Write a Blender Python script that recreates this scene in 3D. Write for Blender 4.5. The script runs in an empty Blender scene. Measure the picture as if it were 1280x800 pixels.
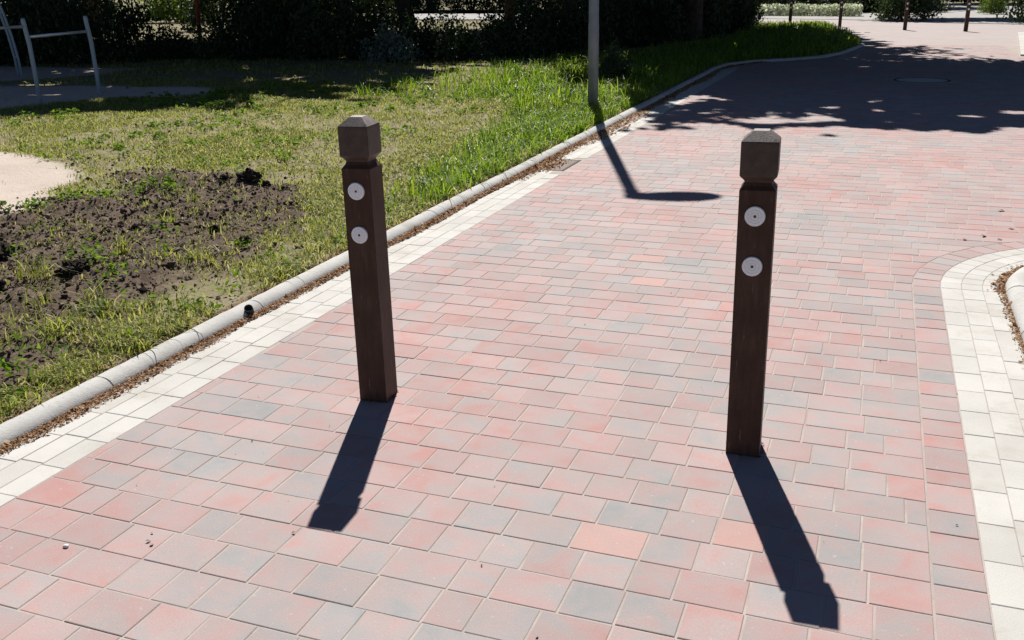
import bpy, bmesh, math, random
import numpy as np
from mathutils import Vector, Matrix
random.seed(7)
rng = np.random.default_rng(11)
SC = bpy.context.scene
COL = SC.collection
R = math.radians

# ------------------------------------------------------------------ helpers
def tag(o, label=None, cat=None, group=None, kind=None):
    if label: o['label'] = label
    if cat: o['category'] = cat
    if group: o['group'] = group
    if kind: o['kind'] = kind
    return o

def empty(name, loc, rz=0.0):
    o = bpy.data.objects.new(name, None)
    COL.objects.link(o)
    o.location = loc
    o.rotation_euler = (0, 0, rz)
    o.empty_display_size = .1
    return o

def link(name, me, mat=None, parent=None):
    o = bpy.data.objects.new(name, me)
    COL.objects.link(o)
    if mat: me.materials.append(mat)
    if parent: o.parent = parent
    return o

def mesh_np(name, V, polys, mat, parent=None, smooth=False):
    """V (n,3); polys: list of (k,m) index arrays, m corners each"""
    me = bpy.data.meshes.new(name)
    V = np.asarray(V, np.float32)
    polys = [np.asarray(p, np.int32) for p in polys if len(p)]
    loops = np.concatenate([p.ravel() for p in polys])
    tot = np.concatenate([np.full(len(p), p.shape[1], np.int32) for p in polys])
    st = np.concatenate([[0], np.cumsum(tot)[:-1]]).astype(np.int32)
    me.vertices.add(len(V)); me.vertices.foreach_set('co', V.ravel())
    me.loops.add(len(loops)); me.loops.foreach_set('vertex_index', loops)
    me.polygons.add(len(tot)); me.polygons.foreach_set('loop_start', st)
    me.polygons.foreach_set('use_smooth', np.full(len(tot), bool(smooth)))
    me.update(calc_edges=True); me.validate()
    return link(name, me, mat, parent)

def mesh_bm(name, bm, mat, parent=None, smooth=False, bevel=0.0):
    if bevel:
        bmesh.ops.bevel(bm, geom=[e for e in bm.edges if len(e.link_faces) == 2 and e.calc_face_angle(0) > .5],
                        offset=bevel, segments=2, profile=.6, affect='EDGES')
    bmesh.ops.recalc_face_normals(bm, faces=bm.faces)
    me = bpy.data.meshes.new(name)
    bm.to_mesh(me); bm.free()
    if smooth:
        me.polygons.foreach_set('use_smooth', [True] * len(me.polygons))
    return link(name, me, mat, parent)

def box(bm, c, s, rz=0.0):
    m = Matrix.Translation(c) @ Matrix.Rotation(rz, 4, 'Z') @ Matrix.Diagonal((s[0], s[1], s[2], 1))
    bmesh.ops.create_cube(bm, size=1, matrix=m)

def tube(bm, pts, rad, n=12, cap=True):
    """rad: number or list, round section swept along pts"""
    pts = [Vector(p) for p in pts]
    rad = [rad] * len(pts) if not hasattr(rad, '__len__') else rad
    rings = []
    for i, p in enumerate(pts):
        t = (pts[min(i + 1, len(pts) - 1)] - pts[max(i - 1, 0)]).normalized()
        a = t.orthogonal().normalized() if i == 0 else None
        if i == 0: ax = a
        else:
            ax = (ax - t * ax.dot(t)).normalized()
        bx = t.cross(ax)
        rings.append([bm.verts.new(p + rad[i] * (math.cos(k * 2 * math.pi / n) * ax + math.sin(k * 2 * math.pi / n) * bx)) for k in range(n)])
    for a, b in zip(rings, rings[1:]):
        for k in range(n):
            bm.faces.new((a[k], a[(k + 1) % n], b[(k + 1) % n], b[k]))
    if cap:
        bm.faces.new(rings[0][::-1]); bm.faces.new(rings[-1])

def rings_square(bm, levels):
    """levels: (half width, z) -> square section body"""
    rs = [[bm.verts.new((sx * w, sy * w, z)) for sx, sy in ((-1, -1), (1, -1), (1, 1), (-1, 1))] for w, z in levels]
    for a, b in zip(rs, rs[1:]):
        for k in range(4):
            bm.faces.new((a[k], a[(k + 1) % 4], b[(k + 1) % 4], b[k]))
    bm.faces.new(rs[0][::-1]); bm.faces.new(rs[-1])

def _hash(ix, iy, s):
    v = np.sin(ix * 127.1 + iy * 311.7 + s * 74.7) * 43758.5453
    return v - np.floor(v)
def vnoise(x, y, s=0):
    x = np.asarray(x, float); y = np.asarray(y, float)
    ix, iy = np.floor(x), np.floor(y); fx, fy = x - ix, y - iy
    fx = fx * fx * (3 - 2 * fx); fy = fy * fy * (3 - 2 * fy)
    a = _hash(ix, iy, s); b = _hash(ix + 1, iy, s); c = _hash(ix, iy + 1, s); d = _hash(ix + 1, iy + 1, s)
    return (a * (1 - fx) + b * fx) * (1 - fy) + (c * (1 - fx) + d * fx) * fy - .5
def fbm(x, y, f, s=0, o=4):
    r = 0
    for k in range(o):
        r = r + vnoise(np.asarray(x) * f * 2 ** k, np.asarray(y) * f * 2 ** k, s + k * 13) * .5 ** k
    return r
def inpoly_sd(x, y, P):
    """signed distance, positive inside"""
    x = np.asarray(x, float); y = np.asarray(y, float)
    P = np.asarray(P, float); n = len(P)
    ins = np.zeros(x.shape, bool); d = np.full(x.shape, 1e9)
    for i in range(n):
        ax, ay = P[i]; bx, by = P[(i + 1) % n]
        c = ((ay > y) != (by > y)) & (x < (bx - ax) * (y - ay) / ((by - ay) if by != ay else 1e-9) + ax)
        ins ^= c
        ex, ey = bx - ax, by - ay
        t = np.clip(((x - ax) * ex + (y - ay) * ey) / (ex * ex + ey * ey), 0, 1)
        d = np.minimum(d, np.hypot(x - ax - t * ex, y - ay - t * ey))
    return np.where(ins, d, -d)
def sstep(a, b, v):
    t = np.clip((v - a) / (b - a), 0, 1); return t * t * (3 - 2 * t)

# ------------------------------------------------------------------ materials
class NT:
    def __init__(s, name):
        s.m = bpy.data.materials.new(name); s.m.use_nodes = True
        s.t = s.m.node_tree; s.N = s.t.nodes; s.L = s.t.links
        s.b = s.N['Principled BSDF']; s.out = s.N['Material Output']
    def n(s, typ, **kw):
        o = s.N.new(typ)
        for k, v in kw.items():
            if k in o.inputs.keys() and not hasattr(o, k): o.inputs[k].default_value = v
            else: setattr(o, k, v)
        return o
    def l(s, a, b): s.L.new(a, b)
    def coord(s, kind='Object'):
        if not hasattr(s, '_tc'): s._tc = s.n('ShaderNodeTexCoord')
        return s._tc.outputs[kind]
    def noise(s, scale, detail=4, rough=.55, vec=None, dist=0):
        o = s.n('ShaderNodeTexNoise'); o.inputs['Scale'].default_value = scale
        o.inputs['Detail'].default_value = detail; o.inputs['Roughness'].default_value = rough
        o.inputs['Distortion'].default_value = dist
        s.l(vec or s.coord(), o.inputs['Vector']); return o.outputs['Fac']
    def ramp(s, fac, stops, interp='LINEAR'):
        o = s.n('ShaderNodeValToRGB'); e = o.color_ramp.elements; o.color_ramp.interpolation = interp
        while len(e) < len(stops): e.new(.5)
        for q, (p, c) in zip(e, stops):
            q.position = p; q.color = tuple(c) + (1,) if len(c) == 3 else c
        s.l(fac, o.inputs['Fac']); return o.outputs['Color']
    def math(s, op, a, b=None, c=None, clamp=False):
        o = s.n('ShaderNodeMath'); o.operation = op; o.use_clamp = clamp
        for i, v in enumerate((a, b, c)):
            if v is None: continue
            if isinstance(v, (int, float)): o.inputs[i].default_value = v
            else: s.l(v, o.inputs[i])
        return o.outputs[0]
    def mix(s, fac, a, b, mode='MIX'):
        o = s.n('ShaderNodeMix'); o.data_type = 'RGBA'; o.blend_type = mode
        for sock, v in ((o.inputs[0], fac), (o.inputs[6], a), (o.inputs[7], b)):
            if isinstance(v, (int, float)): sock.default_value = v
            elif isinstance(v, tuple): sock.default_value = v + (1,)
            else: s.l(v, sock)
        return o.outputs[2]
    def island(s):
        if not hasattr(s, '_g'): s._g = s.n('ShaderNodeNewGeometry')
        return s._g.outputs['Random Per Island']
    def bump(s, h, strength=.3, dist=.01):
        o = s.n('ShaderNodeBump'); o.inputs['Strength'].default_value = strength; o.inputs['Distance'].default_value = dist
        s.l(h, o.inputs['Height']); s.l(o.outputs['Normal'], s.b.inputs['Normal'])
    def base(s, c, rough=.8, spec=.3, metal=0):
        if isinstance(c, tuple): s.b.inputs['Base Color'].default_value = c + (1,)
        else: s.l(c, s.b.inputs['Base Color'])
        s.b.inputs['Roughness'].default_value = rough
        s.b.inputs['Specular IOR Level'].default_value = spec
        s.b.inputs['Metallic'].default_value = metal
        return s.m

def m_brick(name, grey=False):
    s = NT(name)
    r = s.island()
    r2 = s.math('FRACT', s.math('MULTIPLY', r, 37.77))
    r3 = s.math('FRACT', s.math('MULTIPLY', r, 91.13))
    off = s.n('ShaderNodeVectorMath'); off.operation = 'MULTIPLY_ADD'
    cv = s.n('ShaderNodeCombineXYZ'); s.l(r, cv.inputs[0]); s.l(r2, cv.inputs[1]); s.l(r3, cv.inputs[2])
    s.l(cv.outputs[0], off.inputs[0]); off.inputs[1].default_value = (40, 40, 40); s.l(s.coord(), off.inputs[2])
    patch = s.noise(8.5, 3, .5, off.outputs[0], .6)          # blush inside one block
    low = s.noise(.9, 2, .5)
    t = s.math('ADD', s.math('MULTIPLY', s.math('SUBTRACT', r, .5), .24), .5)
    t = s.math('ADD', t, s.math('MULTIPLY', s.math('SUBTRACT', patch, .5), 1.15))
    t = s.math('ADD', t, s.math('MULTIPLY', s.math('SUBTRACT', low, .5), 1.0), None, True)
    c = s.ramp(t, [(.03, (.228, .236, .245)), (.25, (.270, .253, .255)), (.43, (.302, .250, .247)), (.64, (.332, .232, .226)), (.94, (.355, .190, .177))])
    hot = s.math('GREATER_THAN', r3, .996)
    c = s.mix(s.math('MULTIPLY', hot, .6), c, (.41, .235, .205))
    v = s.math('ADD', .90, s.math('MULTIPLY', r2, .14))
    grain = s.noise(260, 2, .6)
    v = s.math('MULTIPLY', v, s.math('ADD', .80, s.math('MULTIPLY', grain, .40)))
    st = s.noise(2.3, 5, .65)
    v = s.math('MULTIPLY', v, s.math('ADD', .82, s.math('MULTIPLY', st, .36)))
    c = s.mix(1.0, c, s.n('ShaderNodeCombineColor').outputs[0], 'MULTIPLY') if False else c
    hsv = s.n('ShaderNodeHueSaturation'); s.l(c, hsv.inputs['Color']); s.l(v, hsv.inputs['Value'])
    c = hsv.outputs['Color']
    # pale efflorescence specks
    sp = s.ramp(s.noise(55, 3, .6), [(.66, (0, 0, 0)), (.74, (1, 1, 1))])
    spf = s.n('ShaderNodeRGBToBW'); s.l(sp, spf.inputs[0])
    c = s.mix(s.math('MULTIPLY', spf.outputs[0], .35), c, (.5, .47, .45))
    s.bump(s.math('ADD', grain, s.math('MULTIPLY', s.noise(70, 3), .6)), .35, .0015)
    return s.base(c, .82, .25)

def m_white():
    s = NT('pale_concrete_block')
    r = s.island(); r2 = s.math('FRACT', s.math('MULTIPLY', r, 37.77))
    c = s.ramp(r, [(0, (.40, .39, .37)), (1, (.455, .445, .428))])
    g = s.noise(240, 2, .6); st = s.noise(3.1, 5, .65)
    v = s.math('MULTIPLY', s.math('ADD', .86, s.math('MULTIPLY', g, .26)), s.math('ADD', .80, s.math('MULTIPLY', st, .38)))
    hsv = s.n('ShaderNodeHueSaturation'); s.l(c, hsv.inputs['Color']); s.l(v, hsv.inputs['Value'])
    f = s.n('ShaderNodeRGBToBW'); s.l(s.ramp(s.noise(4.2, 7, .72), [(.52, (0, 0, 0)), (.72, (1, 1, 1))]), f.inputs[0])
    c = s.mix(s.math('MULTIPLY', f.outputs[0], .5), hsv.outputs['Color'], (.27, .235, .19))
    f2 = s.n('ShaderNodeRGBToBW'); s.l(s.ramp(s.noise(85, 3, .6), [(.68, (0, 0, 0)), (.72, (1, 1, 1))]), f2.inputs[0])
    c = s.mix(s.math('MULTIPLY', f2.outputs[0], .45), c, (.2, .18, .15))
    s.bump(g, .4, .002)
    return s.base(c, .85, .25)

def m_simple(name, cols, scale=4, rough=.85, spec=.25, metal=0, bump=0, bscale=60, bdist=.004):
    s = NT(name)
    k = len(cols)
    c = s.ramp(s.noise(scale, 6, .62), [(.3 + .4 * i / max(1, k - 1), q) for i, q in enumerate(cols)])
    if bump: s.bump(s.noise(bscale, 4, .6), bump, bdist)
    return s.base(c, rough, spec, metal)

def m_leafy(name, cols, trans=.35, rough=.55, spec=.25, low=None):
    """plant stuff: one random tone per leaf or blade, light passes through it"""
    s = NT(name)
    k = len(cols)
    f = s.island()
    if low: f = s.math('ADD', s.math('MULTIPLY', f, .62), s.math('MULTIPLY', s.noise(low, 3), .6), None, True)
    c = s.ramp(f, [(i / max(1, k - 1), q) for i, q in enumerate(cols)])
    s.base(c, rough, spec)
    tr = s.n('ShaderNodeBsdfTranslucent')
    hsv = s.n('ShaderNodeHueSaturation'); s.l(c, hsv.inputs['Color'])
    hsv.inputs['Value'].default_value = 1.5; hsv.inputs['Saturation'].default_value = 1.1; hsv.inputs['Hue'].default_value = .485
    s.l(hsv.outputs['Color'], tr.inputs['Color'])
    mx = s.n('ShaderNodeMixShader'); mx.inputs[0].default_value = trans
    s.l(s.b.outputs[0], mx.inputs[1]); s.l(tr.outputs[0], mx.inputs[2]); s.l(mx.outputs[0], s.out.inputs['Surface'])
    return s.m

def m_ground():
    """thin verge earth, dug soil and sand mixed by the two masks stored on the terrain"""
    s = NT('verge_earth')
    at = s.n('ShaderNodeAttribute'); at.attribute_name = 'masks'
    sep = s.n('ShaderNodeSeparateColor'); s.l(at.outputs['Color'], sep.inputs[0])
    n1 = s.noise(2.2, 6, .65); n2 = s.noise(24, 5, .65); n3 = s.noise(110, 3, .6)
    earth = s.ramp(s.math('ADD', s.math('MULTIPLY', n1, .5), s.math('MULTIPLY', n2, .5)),
                   [(.33, (.10, .098, .040)), (.45, (.16, .146, .075)), (.55, (.20, .170, .115)), (.68, (.27, .235, .18))])
    soil = s.ramp(s.math('ADD', s.math('MULTIPLY', n2, .6), s.math('MULTIPLY', n3, .4)),
                  [(.3, (.040, .027, .020)), (.5, (.086, .062, .047)), (.68, (.168, .132, .103))])
    sand = s.ramp(s.math('ADD', s.math('MULTIPLY', n1, .4), s.math('MULTIPLY', n3, .6)),
                  [(.3, (.34, .285, .245)), (.5, (.43, .37, .325)), (.7, (.50, .435, .385))])
    c = s.mix(sep.outputs[0], earth, soil)
    c = s.mix(sep.outputs[1], c, sand)
    s.bump(s.math('ADD', n2, s.math('MULTIPLY', n3, .5)), .6, .02)
    return s.base(c, .95, .1)

M = {}
M['brick'] = m_brick('red_grey_block')
M['white'] = m_white()
M['bed'] = m_simple('joint_sand', [(.28, .24, .22), (.39, .345, .32)], 6, .95, .1, 0, .5, 200, .002)
def m_kerb():
    s = NT('kerb_concrete')
    c = s.ramp(s.noise(5, 6, .65), [(.3, (.36, .358, .35)), (.5, (.42, .416, .405)), (.7, (.47, .465, .45))])
    g = s.noise(170, 3, .7); pit = s.noise(60, 3, .6)
    c = s.mix(s.math('MULTIPLY', s.math('SUBTRACT', g, .35, None, True), .5), c, (.22, .215, .20))
    f = s.n('ShaderNodeRGBToBW'); s.l(s.ramp(s.noise(3.1, 6, .7), [(.56, (0, 0, 0)), (.72, (1, 1, 1))]), f.inputs[0])
    c = s.mix(s.math('MULTIPLY', f.outputs[0], .45), c, (.24, .22, .18))
    f2 = s.n('ShaderNodeRGBToBW'); s.l(s.ramp(pit, [(.66, (0, 0, 0)), (.70, (1, 1, 1))]), f2.inputs[0])
    c = s.mix(s.math('MULTIPLY', f2.outputs[0], .6), c, (.16, .15, .135))
    s.bump(s.math('ADD', g, s.math('MULTIPLY', pit, .8)), .6, .003)
    return s.base(c, .92, .18)
M['kerb'] = m_kerb()
M['post'] = None
M['disc'] = m_simple('white_reflector', [(.80, .79, .84), (.88, .87, .92)], 9, .4, .5)
M['groove'] = m_simple('reflector_ring', [(.42, .42, .45), (.50, .50, .53)], 9, .45, .4)
M['screw'] = m_simple('dull_screw', [(.05, .045, .04), (.12, .11, .10)], 90, .5, .4, .6)
M['galv'] = m_simple('galvanised_steel', [(.17, .18, .20), (.23, .24, .26), (.29, .30, .32)], 3, .55, .4, .25, .1, 60)
M['bluegrey'] = m_simple('blue_grey_paint', [(.27, .32, .365), (.33, .385, .43)], 4, .45, .4, .1)
M['chrome'] = m_simple('bright_steel', [(.62, .62, .62), (.74, .74, .74)], 6, .3, .5, .6)
M['lampgrey'] = m_simple('lamp_housing_paint', [(.30, .31, .32), (.36, .37, .38)], 5, .5, .4)
M['glass'] = m_simple('lamp_lens', [(.55, .56, .56), (.62, .63, .63)], 3, .2, .5)
M['iron'] = m_simple('cast_iron', [(.018, .013, .011), (.045, .032, .025)], 18, .8, .2, .1, .3, 90)
M['ring'] = m_simple('manhole_concrete', [(.26, .25, .24), (.34, .33, .32)], 9, .9, .2, 0, .3, 120)
M['black'] = m_simple('black_rubber_and_hole_shade', [(.012, .012, .012), (.025, .024, .023)], 40, .7, .3)
M['bark'] = m_simple('bark', [(.030, .022, .017), (.06, .046, .036), (.09, .074, .06)], 9, .95, .1, 0, .8, 22, .03)
M['redbark'] = m_simple('red_paint', [(.45, .05, .03), (.55, .07, .04)], 8, .6, .3)
M['clod'] = m_simple('dark_soil', [(.012, .009, .008), (.034, .026, .021), (.07, .055, .045)], 14, .97, .08, 0, .9, 60, .02)
M['pebble'] = m_simple('white_stone', [(.62, .60, .57), (.74, .72, .69)], 30, .8, .3)
M['asphalt'] = m_simple('pale_road', [(.26, .255, .25), (.34, .335, .325)], 1.2, .95, .15, 0, .3, 60)
M['bin'] = m_simple('bollard_far', [(.04, .03, .025), (.055, .042, .036)], 8, .6, .3)
M['grass'] = m_leafy('grass_blade', [(.08, .122, .020), (.15, .195, .034), (.22, .258, .060), (.29, .292, .098), (.35, .315, .165)], .5, .5, .3)
M['lush'] = m_leafy('lush_blade', [(.05, .11, .010), (.09, .18, .018), (.15, .24, .030), (.22, .28, .06)], .5, .45, .35)
M['weed'] = m_leafy('weed_leaf', [(.06, .125, .016), (.10, .18, .026), (.145, .23, .045)], .45, .7, .15)
M['litter'] = m_leafy('dry_leaf', [(.13, .068, .032), (.23, .125, .062), (.33, .20, .105), (.42, .29, .18)], .15, .8, .2)
M['crumb'] = m_leafy('dark_crumb', [(.026, .020, .017), (.062, .045, .034), (.115, .088, .066), (.21, .17, .13)], .0, .9, .1)
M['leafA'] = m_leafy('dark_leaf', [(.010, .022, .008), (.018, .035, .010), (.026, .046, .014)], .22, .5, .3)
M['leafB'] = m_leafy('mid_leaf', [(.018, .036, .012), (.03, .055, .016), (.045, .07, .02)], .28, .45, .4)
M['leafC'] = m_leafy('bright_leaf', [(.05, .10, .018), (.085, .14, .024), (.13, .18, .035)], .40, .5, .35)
M['leafD'] = m_leafy('grey_green_leaf', [(.07, .10, .07), (.11, .15, .11), (.17, .21, .17)], .3, .45, .5)
M['crown'] = m_leafy('tree_leaf', [(.018, .035, .010), (.028, .05, .012), (.04, .066, .016)], .18, .5, .3)
M['bloom'] = m_leafy('pale_bloom', [(.10, .15, .05), (.30, .36, .20), (.62, .64, .52), (.70, .70, .62)], .30, .6, .3)

def m_post():
    s = NT('brown_recycled_plastic')
    w = s.n('ShaderNodeMapping'); w.inputs['Scale'].default_value = (1, 1, .12); s.l(s.coord(), w.inputs['Vector'])
    g = s.noise(70, 5, .65, w.outputs['Vector']); b = s.noise(9, 5, .6)
    c = s.ramp(s.math('ADD', s.math('MULTIPLY', g, .5), s.math('MULTIPLY', b, .5)),
               [(.34, (.037, .017, .011)), (.5, (.056, .027, .018)), (.66, (.080, .044, .032))])
    scr = s.ramp(s.noise(160, 2, .5, w.outputs['Vector']), [(.70, (0, 0, 0)), (.76, (1, 1, 1))])
    f = s.n('ShaderNodeRGBToBW'); s.l(scr, f.inputs[0])
    c = s.mix(s.math('MULTIPLY', f.outputs[0], .35), c, (.22, .19, .18))
    s.bump(g, .35, .002)
    return s.base(c, .58, .22)
def m_cap():
    s = NT('worn_sheen_brown_plastic')
    geo = s.n('ShaderNodeNewGeometry'); sp = s.n('ShaderNodeSeparateXYZ'); s.l(geo.outputs['Normal'], sp.inputs[0])
    g = s.noise(190, 4, .7); b = s.noise(26, 5, .65)
    c = s.ramp(b, [(.36, (.040, .022, .017)), (.62, (.072, .045, .036))])
    worn_sheen = s.math('MULTIPLY', s.math('GREATER_THAN', sp.outputs[2], .3), s.ramp(s.math('ADD', s.math('MULTIPLY', g, .6), s.math('MULTIPLY', b, .4)), [(.40, (.15, .15, .15)), (.62, (.85, .85, .85))]))  # grey wear on the chamfers; on the flat top it paints a sheen
    c = s.mix(worn_sheen, c, (.26, .225, .22))
    s.bump(g, .5, .002)
    return s.base(c, .5, .40)
M['post'] = m_post(); M['cap'] = m_cap()

# ------------------------------------------------------------------ camera, light
F, PITCH, ROLL, YAW, CAMH = 1208.22, .334863, -.0163760, -.3602556, 1.45
fw = Vector((math.sin(YAW) * math.cos(PITCH), math.cos(YAW) * math.cos(PITCH), -math.sin(PITCH)))
rt = Vector((math.cos(YAW), -math.sin(YAW), 0)); up = rt.cross(fw)
r2 = math.cos(ROLL) * rt + math.sin(ROLL) * up
u2 = r2.cross(fw)
cd = bpy.data.cameras.new('camera'); cam = bpy.data.objects.new('camera', cd); COL.objects.link(cam)
cam.matrix_world = Matrix(((r2.x, u2.x, -fw.x, 0), (r2.y, u2.y, -fw.y, 0), (r2.z, u2.z, -fw.z, CAMH), (0, 0, 0, 1)))
cd.sensor_width = 36; cd.sensor_fit = 'HORIZONTAL'; cd.lens = 36 * F / 1280
cd.clip_start = .05; cd.clip_end = 2000
SC.camera = cam

ELEV, AZ = R(48.8), R(-19.5)          # the sun stands ahead and a little to the left
sl = bpy.data.lights.new('sun', 'SUN'); sun = bpy.data.objects.new('sun', sl); COL.objects.link(sun)
sl.energy = 5.0; sl.angle = R(.5); sl.color = (1, .955, .88)
sd = Vector((math.sin(AZ) * math.cos(ELEV), math.cos(AZ) * math.cos(ELEV), math.sin(ELEV)))
sun.rotation_euler = sd.to_track_quat('Z', 'Y').to_euler()
wd = bpy.data.worlds.new('World'); SC.world = wd; wd.use_nodes = True
nt = wd.node_tree
sky = nt.nodes.new('ShaderNodeTexSky'); sky.sky_type = 'NISHITA'; sky.sun_disc = False
sky.sun_elevation = ELEV; sky.sun_rotation = AZ
sky.altitude = 1500; sky.air_density = .55; sky.dust_density = .2; sky.ozone_density = .6
nt.links.new(sky.outputs[0], nt.nodes['Background'].inputs['Color'])
nt.nodes['Background'].inputs['Strength'].default_value = .05
SC.view_settings.view_transform = 'Standard'; SC.view_settings.look = 'None'
SC.view_settings.gamma = 1; SC.view_settings.exposure = .76
SC.cycles.use_denoising = True
SC.cycles.max_bounces = 6; SC.cycles.diffuse_bounces = 3; SC.cycles.transmission_bounces = 4

# ------------------------------------------------------------------ ground levels and outlines
KX = -2.645                                              # road side of the left kerb
KERB = [(KX, .4), (KX, 17.2), (-2.56, 18.1), (-2.2, 18.9), (-1.6, 19.5), (-1.1, 20.2), (-.78, 21.3), (-.6, 22.6), (-.42, 24.2), (-.5, 25.3), (-.85, 28), (-1.3, 31), (-1.75, 34.2)]
SOIL = [(-3.05, 2.5), (-3.28, 3.4), (-3.32, 4.0), (-3.38, 4.7), (-3.55, 5.5), (-4.1, 6.1), (-4.6, 6.45), (-5.2, 6.25), (-5.5, 5.4), (-5.6, 4.3), (-4.7, 3.0), (-3.7, 2.1)]
SAND = [(-7.3, 6.7), (-6.6, 6.45), (-5.85, 6.0), (-5.45, 5.2), (-5.3, 4.6), (-6.4, 3.6), (-8.5, 4.6), (-8.6, 6.0)]
PIT = [(-9.0, 11.9), (-8.25, 10.9), (-9.3, 10.5), (-9.9, 9.6), (-10.2, 9.2), (-11.2, 8.2), (-13, 9), (-12.6, 11.6), (-11.4, 12.05)]
PIT2 = [(-12.9, 14.9), (-12.6, 13.4), (-13.2, 12.5), (-14.5, 11.9), (-17.5, 12.2), (-17.5, 15)]

def masks(x, y):
    nz = fbm(x, y, 1.6, 5) * .55 + fbm(x, y, 6, 8, 2) * .2
    soil = sstep(-.30, .12, inpoly_sd(x, y, SOIL) + nz * 1.25)
    sand = np.maximum.reduce([sstep(-.06, .1, inpoly_sd(x, y, P) + nz * .3) for P in (SAND, PIT, PIT2)])
    return soil, sand
def kerb_x(y):
    return np.interp(y, [p[1] for p in KERB], [p[0] for p in KERB])
def height(x, y):
    x = np.asarray(x, float); y = np.asarray(y, float)
    soil, sand = masks(x, y)
    edge = kerb_x(y) - .11 - x                            # distance behind the kerb
    edge = np.where(y > 34.2, -1, edge)
    h = .028 + fbm(x, y, .45, 2, 3) * .05 + fbm(x, y, 3, 21, 3) * .022 * (1 - .55 * sand)
    h = h + soil * (.012 + fbm(x, y, 5, 31, 4) * .06 + np.maximum(fbm(x, y, 11, 41, 2), 0) * .045)
    h = h + .05 * sstep(.6, 6, edge)
    k = sstep(0, .55, edge)
    h = .030 * (1 - k) + h * k
    return np.where(edge > -.02, h, -.045)

def ground_sheet():
    xs = np.concatenate([[-400, -200, -100, -60], np.arange(-40, -18, 2), np.arange(-18, -9, .25), np.arange(-9, -6, .1), np.arange(-6, -2.70, .033),
                         [-2.66], np.arange(-2.5, 0.01, .25), [1, 2, 4, 8, 16, 30, 60, 120, 250, 400]])
    ys = np.concatenate([[-200, -60, -20, -5, -1, 0, .6, 1.0], np.arange(1.3, 7.0, .036), np.arange(7, 13, .09), np.arange(13, 26, .3), np.arange(26, 40, 1), [42, 46, 50, 60, 80, 120, 200, 500, 900]])
    X, Y = np.meshgrid(xs, ys)
    Z = height(X, Y)
    V = np.stack([X, Y, Z], -1).reshape(-1, 3)
    nx, ny = len(xs), len(ys)
    i = np.arange(nx * ny).reshape(ny, nx)
    Q = np.stack([i[:-1, :-1], i[:-1, 1:], i[1:, 1:], i[1:, :-1]], -1).reshape(-1, 4)
    o = mesh_np('ground', V, [Q], m_ground(), smooth=True)
    a = o.data.color_attributes.new('masks', 'FLOAT_COLOR', 'POINT')
    s, d = masks(V[:, 0], V[:, 1])
    c = np.stack([s, d, s * 0, s * 0 + 1], -1).astype(np.float32)
    a.data.foreach_set('color', c.ravel())
    tag(o, 'thin earthy verge with a dug dark soil patch and pale sand beside the paved lane', 'ground', kind='structure')
ground_sheet()

# ------------------------------------------------------------------ paving
CX, CY, RO, RW, RK = 1.55, 5.0, 1.30, 1.17, .88          # round corner on the right
DRAIN = (-2.555, -2.355, 7.50, 8.02)
MANH = (.57, 15.9, .46)
class Blocks:
    def __init__(s): s.V = []; s.n = 0; s.q = []
    def add(s, P, joint=.005, bev=.002, z=0.0, dep=.03):
        P = np.asarray(P, float); c = P.mean(0)
        # inset every edge by half a joint, then by the bevel
        def inset(d):
            out = []
            for k in range(4):
                a, b, e = P[k - 1], P[k], P[(k + 1) % 4]
                u = (b - a) / (np.linalg.norm(b - a) + 1e-9); w = (e - b) / (np.linalg.norm(e - b) + 1e-9)
                sn = u[0] * w[1] - u[1] * w[0]
                out.append(b + (w - u) * d / (abs(sn) + .05))
            return out
        i1, i2 = inset(joint / 2), inset(joint / 2 + bev)
        tx, ty = random.gauss(0, .0022), random.gauss(0, .0022); dz = random.gauss(0, .0004)
        zt = lambda p: z + dz + tx * (p[0] - c[0]) + ty * (p[1] - c[1])
        for p in i2: s.V.append((p[0], p[1], zt(p)))
        for p in i1: s.V.append((p[0], p[1], zt(p) - .0013))
        for p in i1: s.V.append((p[0], p[1], z - dep))
        n = s.n
        s.q.append((n, n + 1, n + 2, n + 3))
        for k in range(4):
            m = (k + 1) % 4
            s.q.append((n + 4 + k, n + 4 + m, n + m, n + k)); s.q.append((n + 8 + k, n + 8 + m, n + 4 + m, n + 4 + k))
        s.n += 12
    def build(s, name, mat): return mesh_np(name, s.V, [np.array(s.q)], mat)

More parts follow.
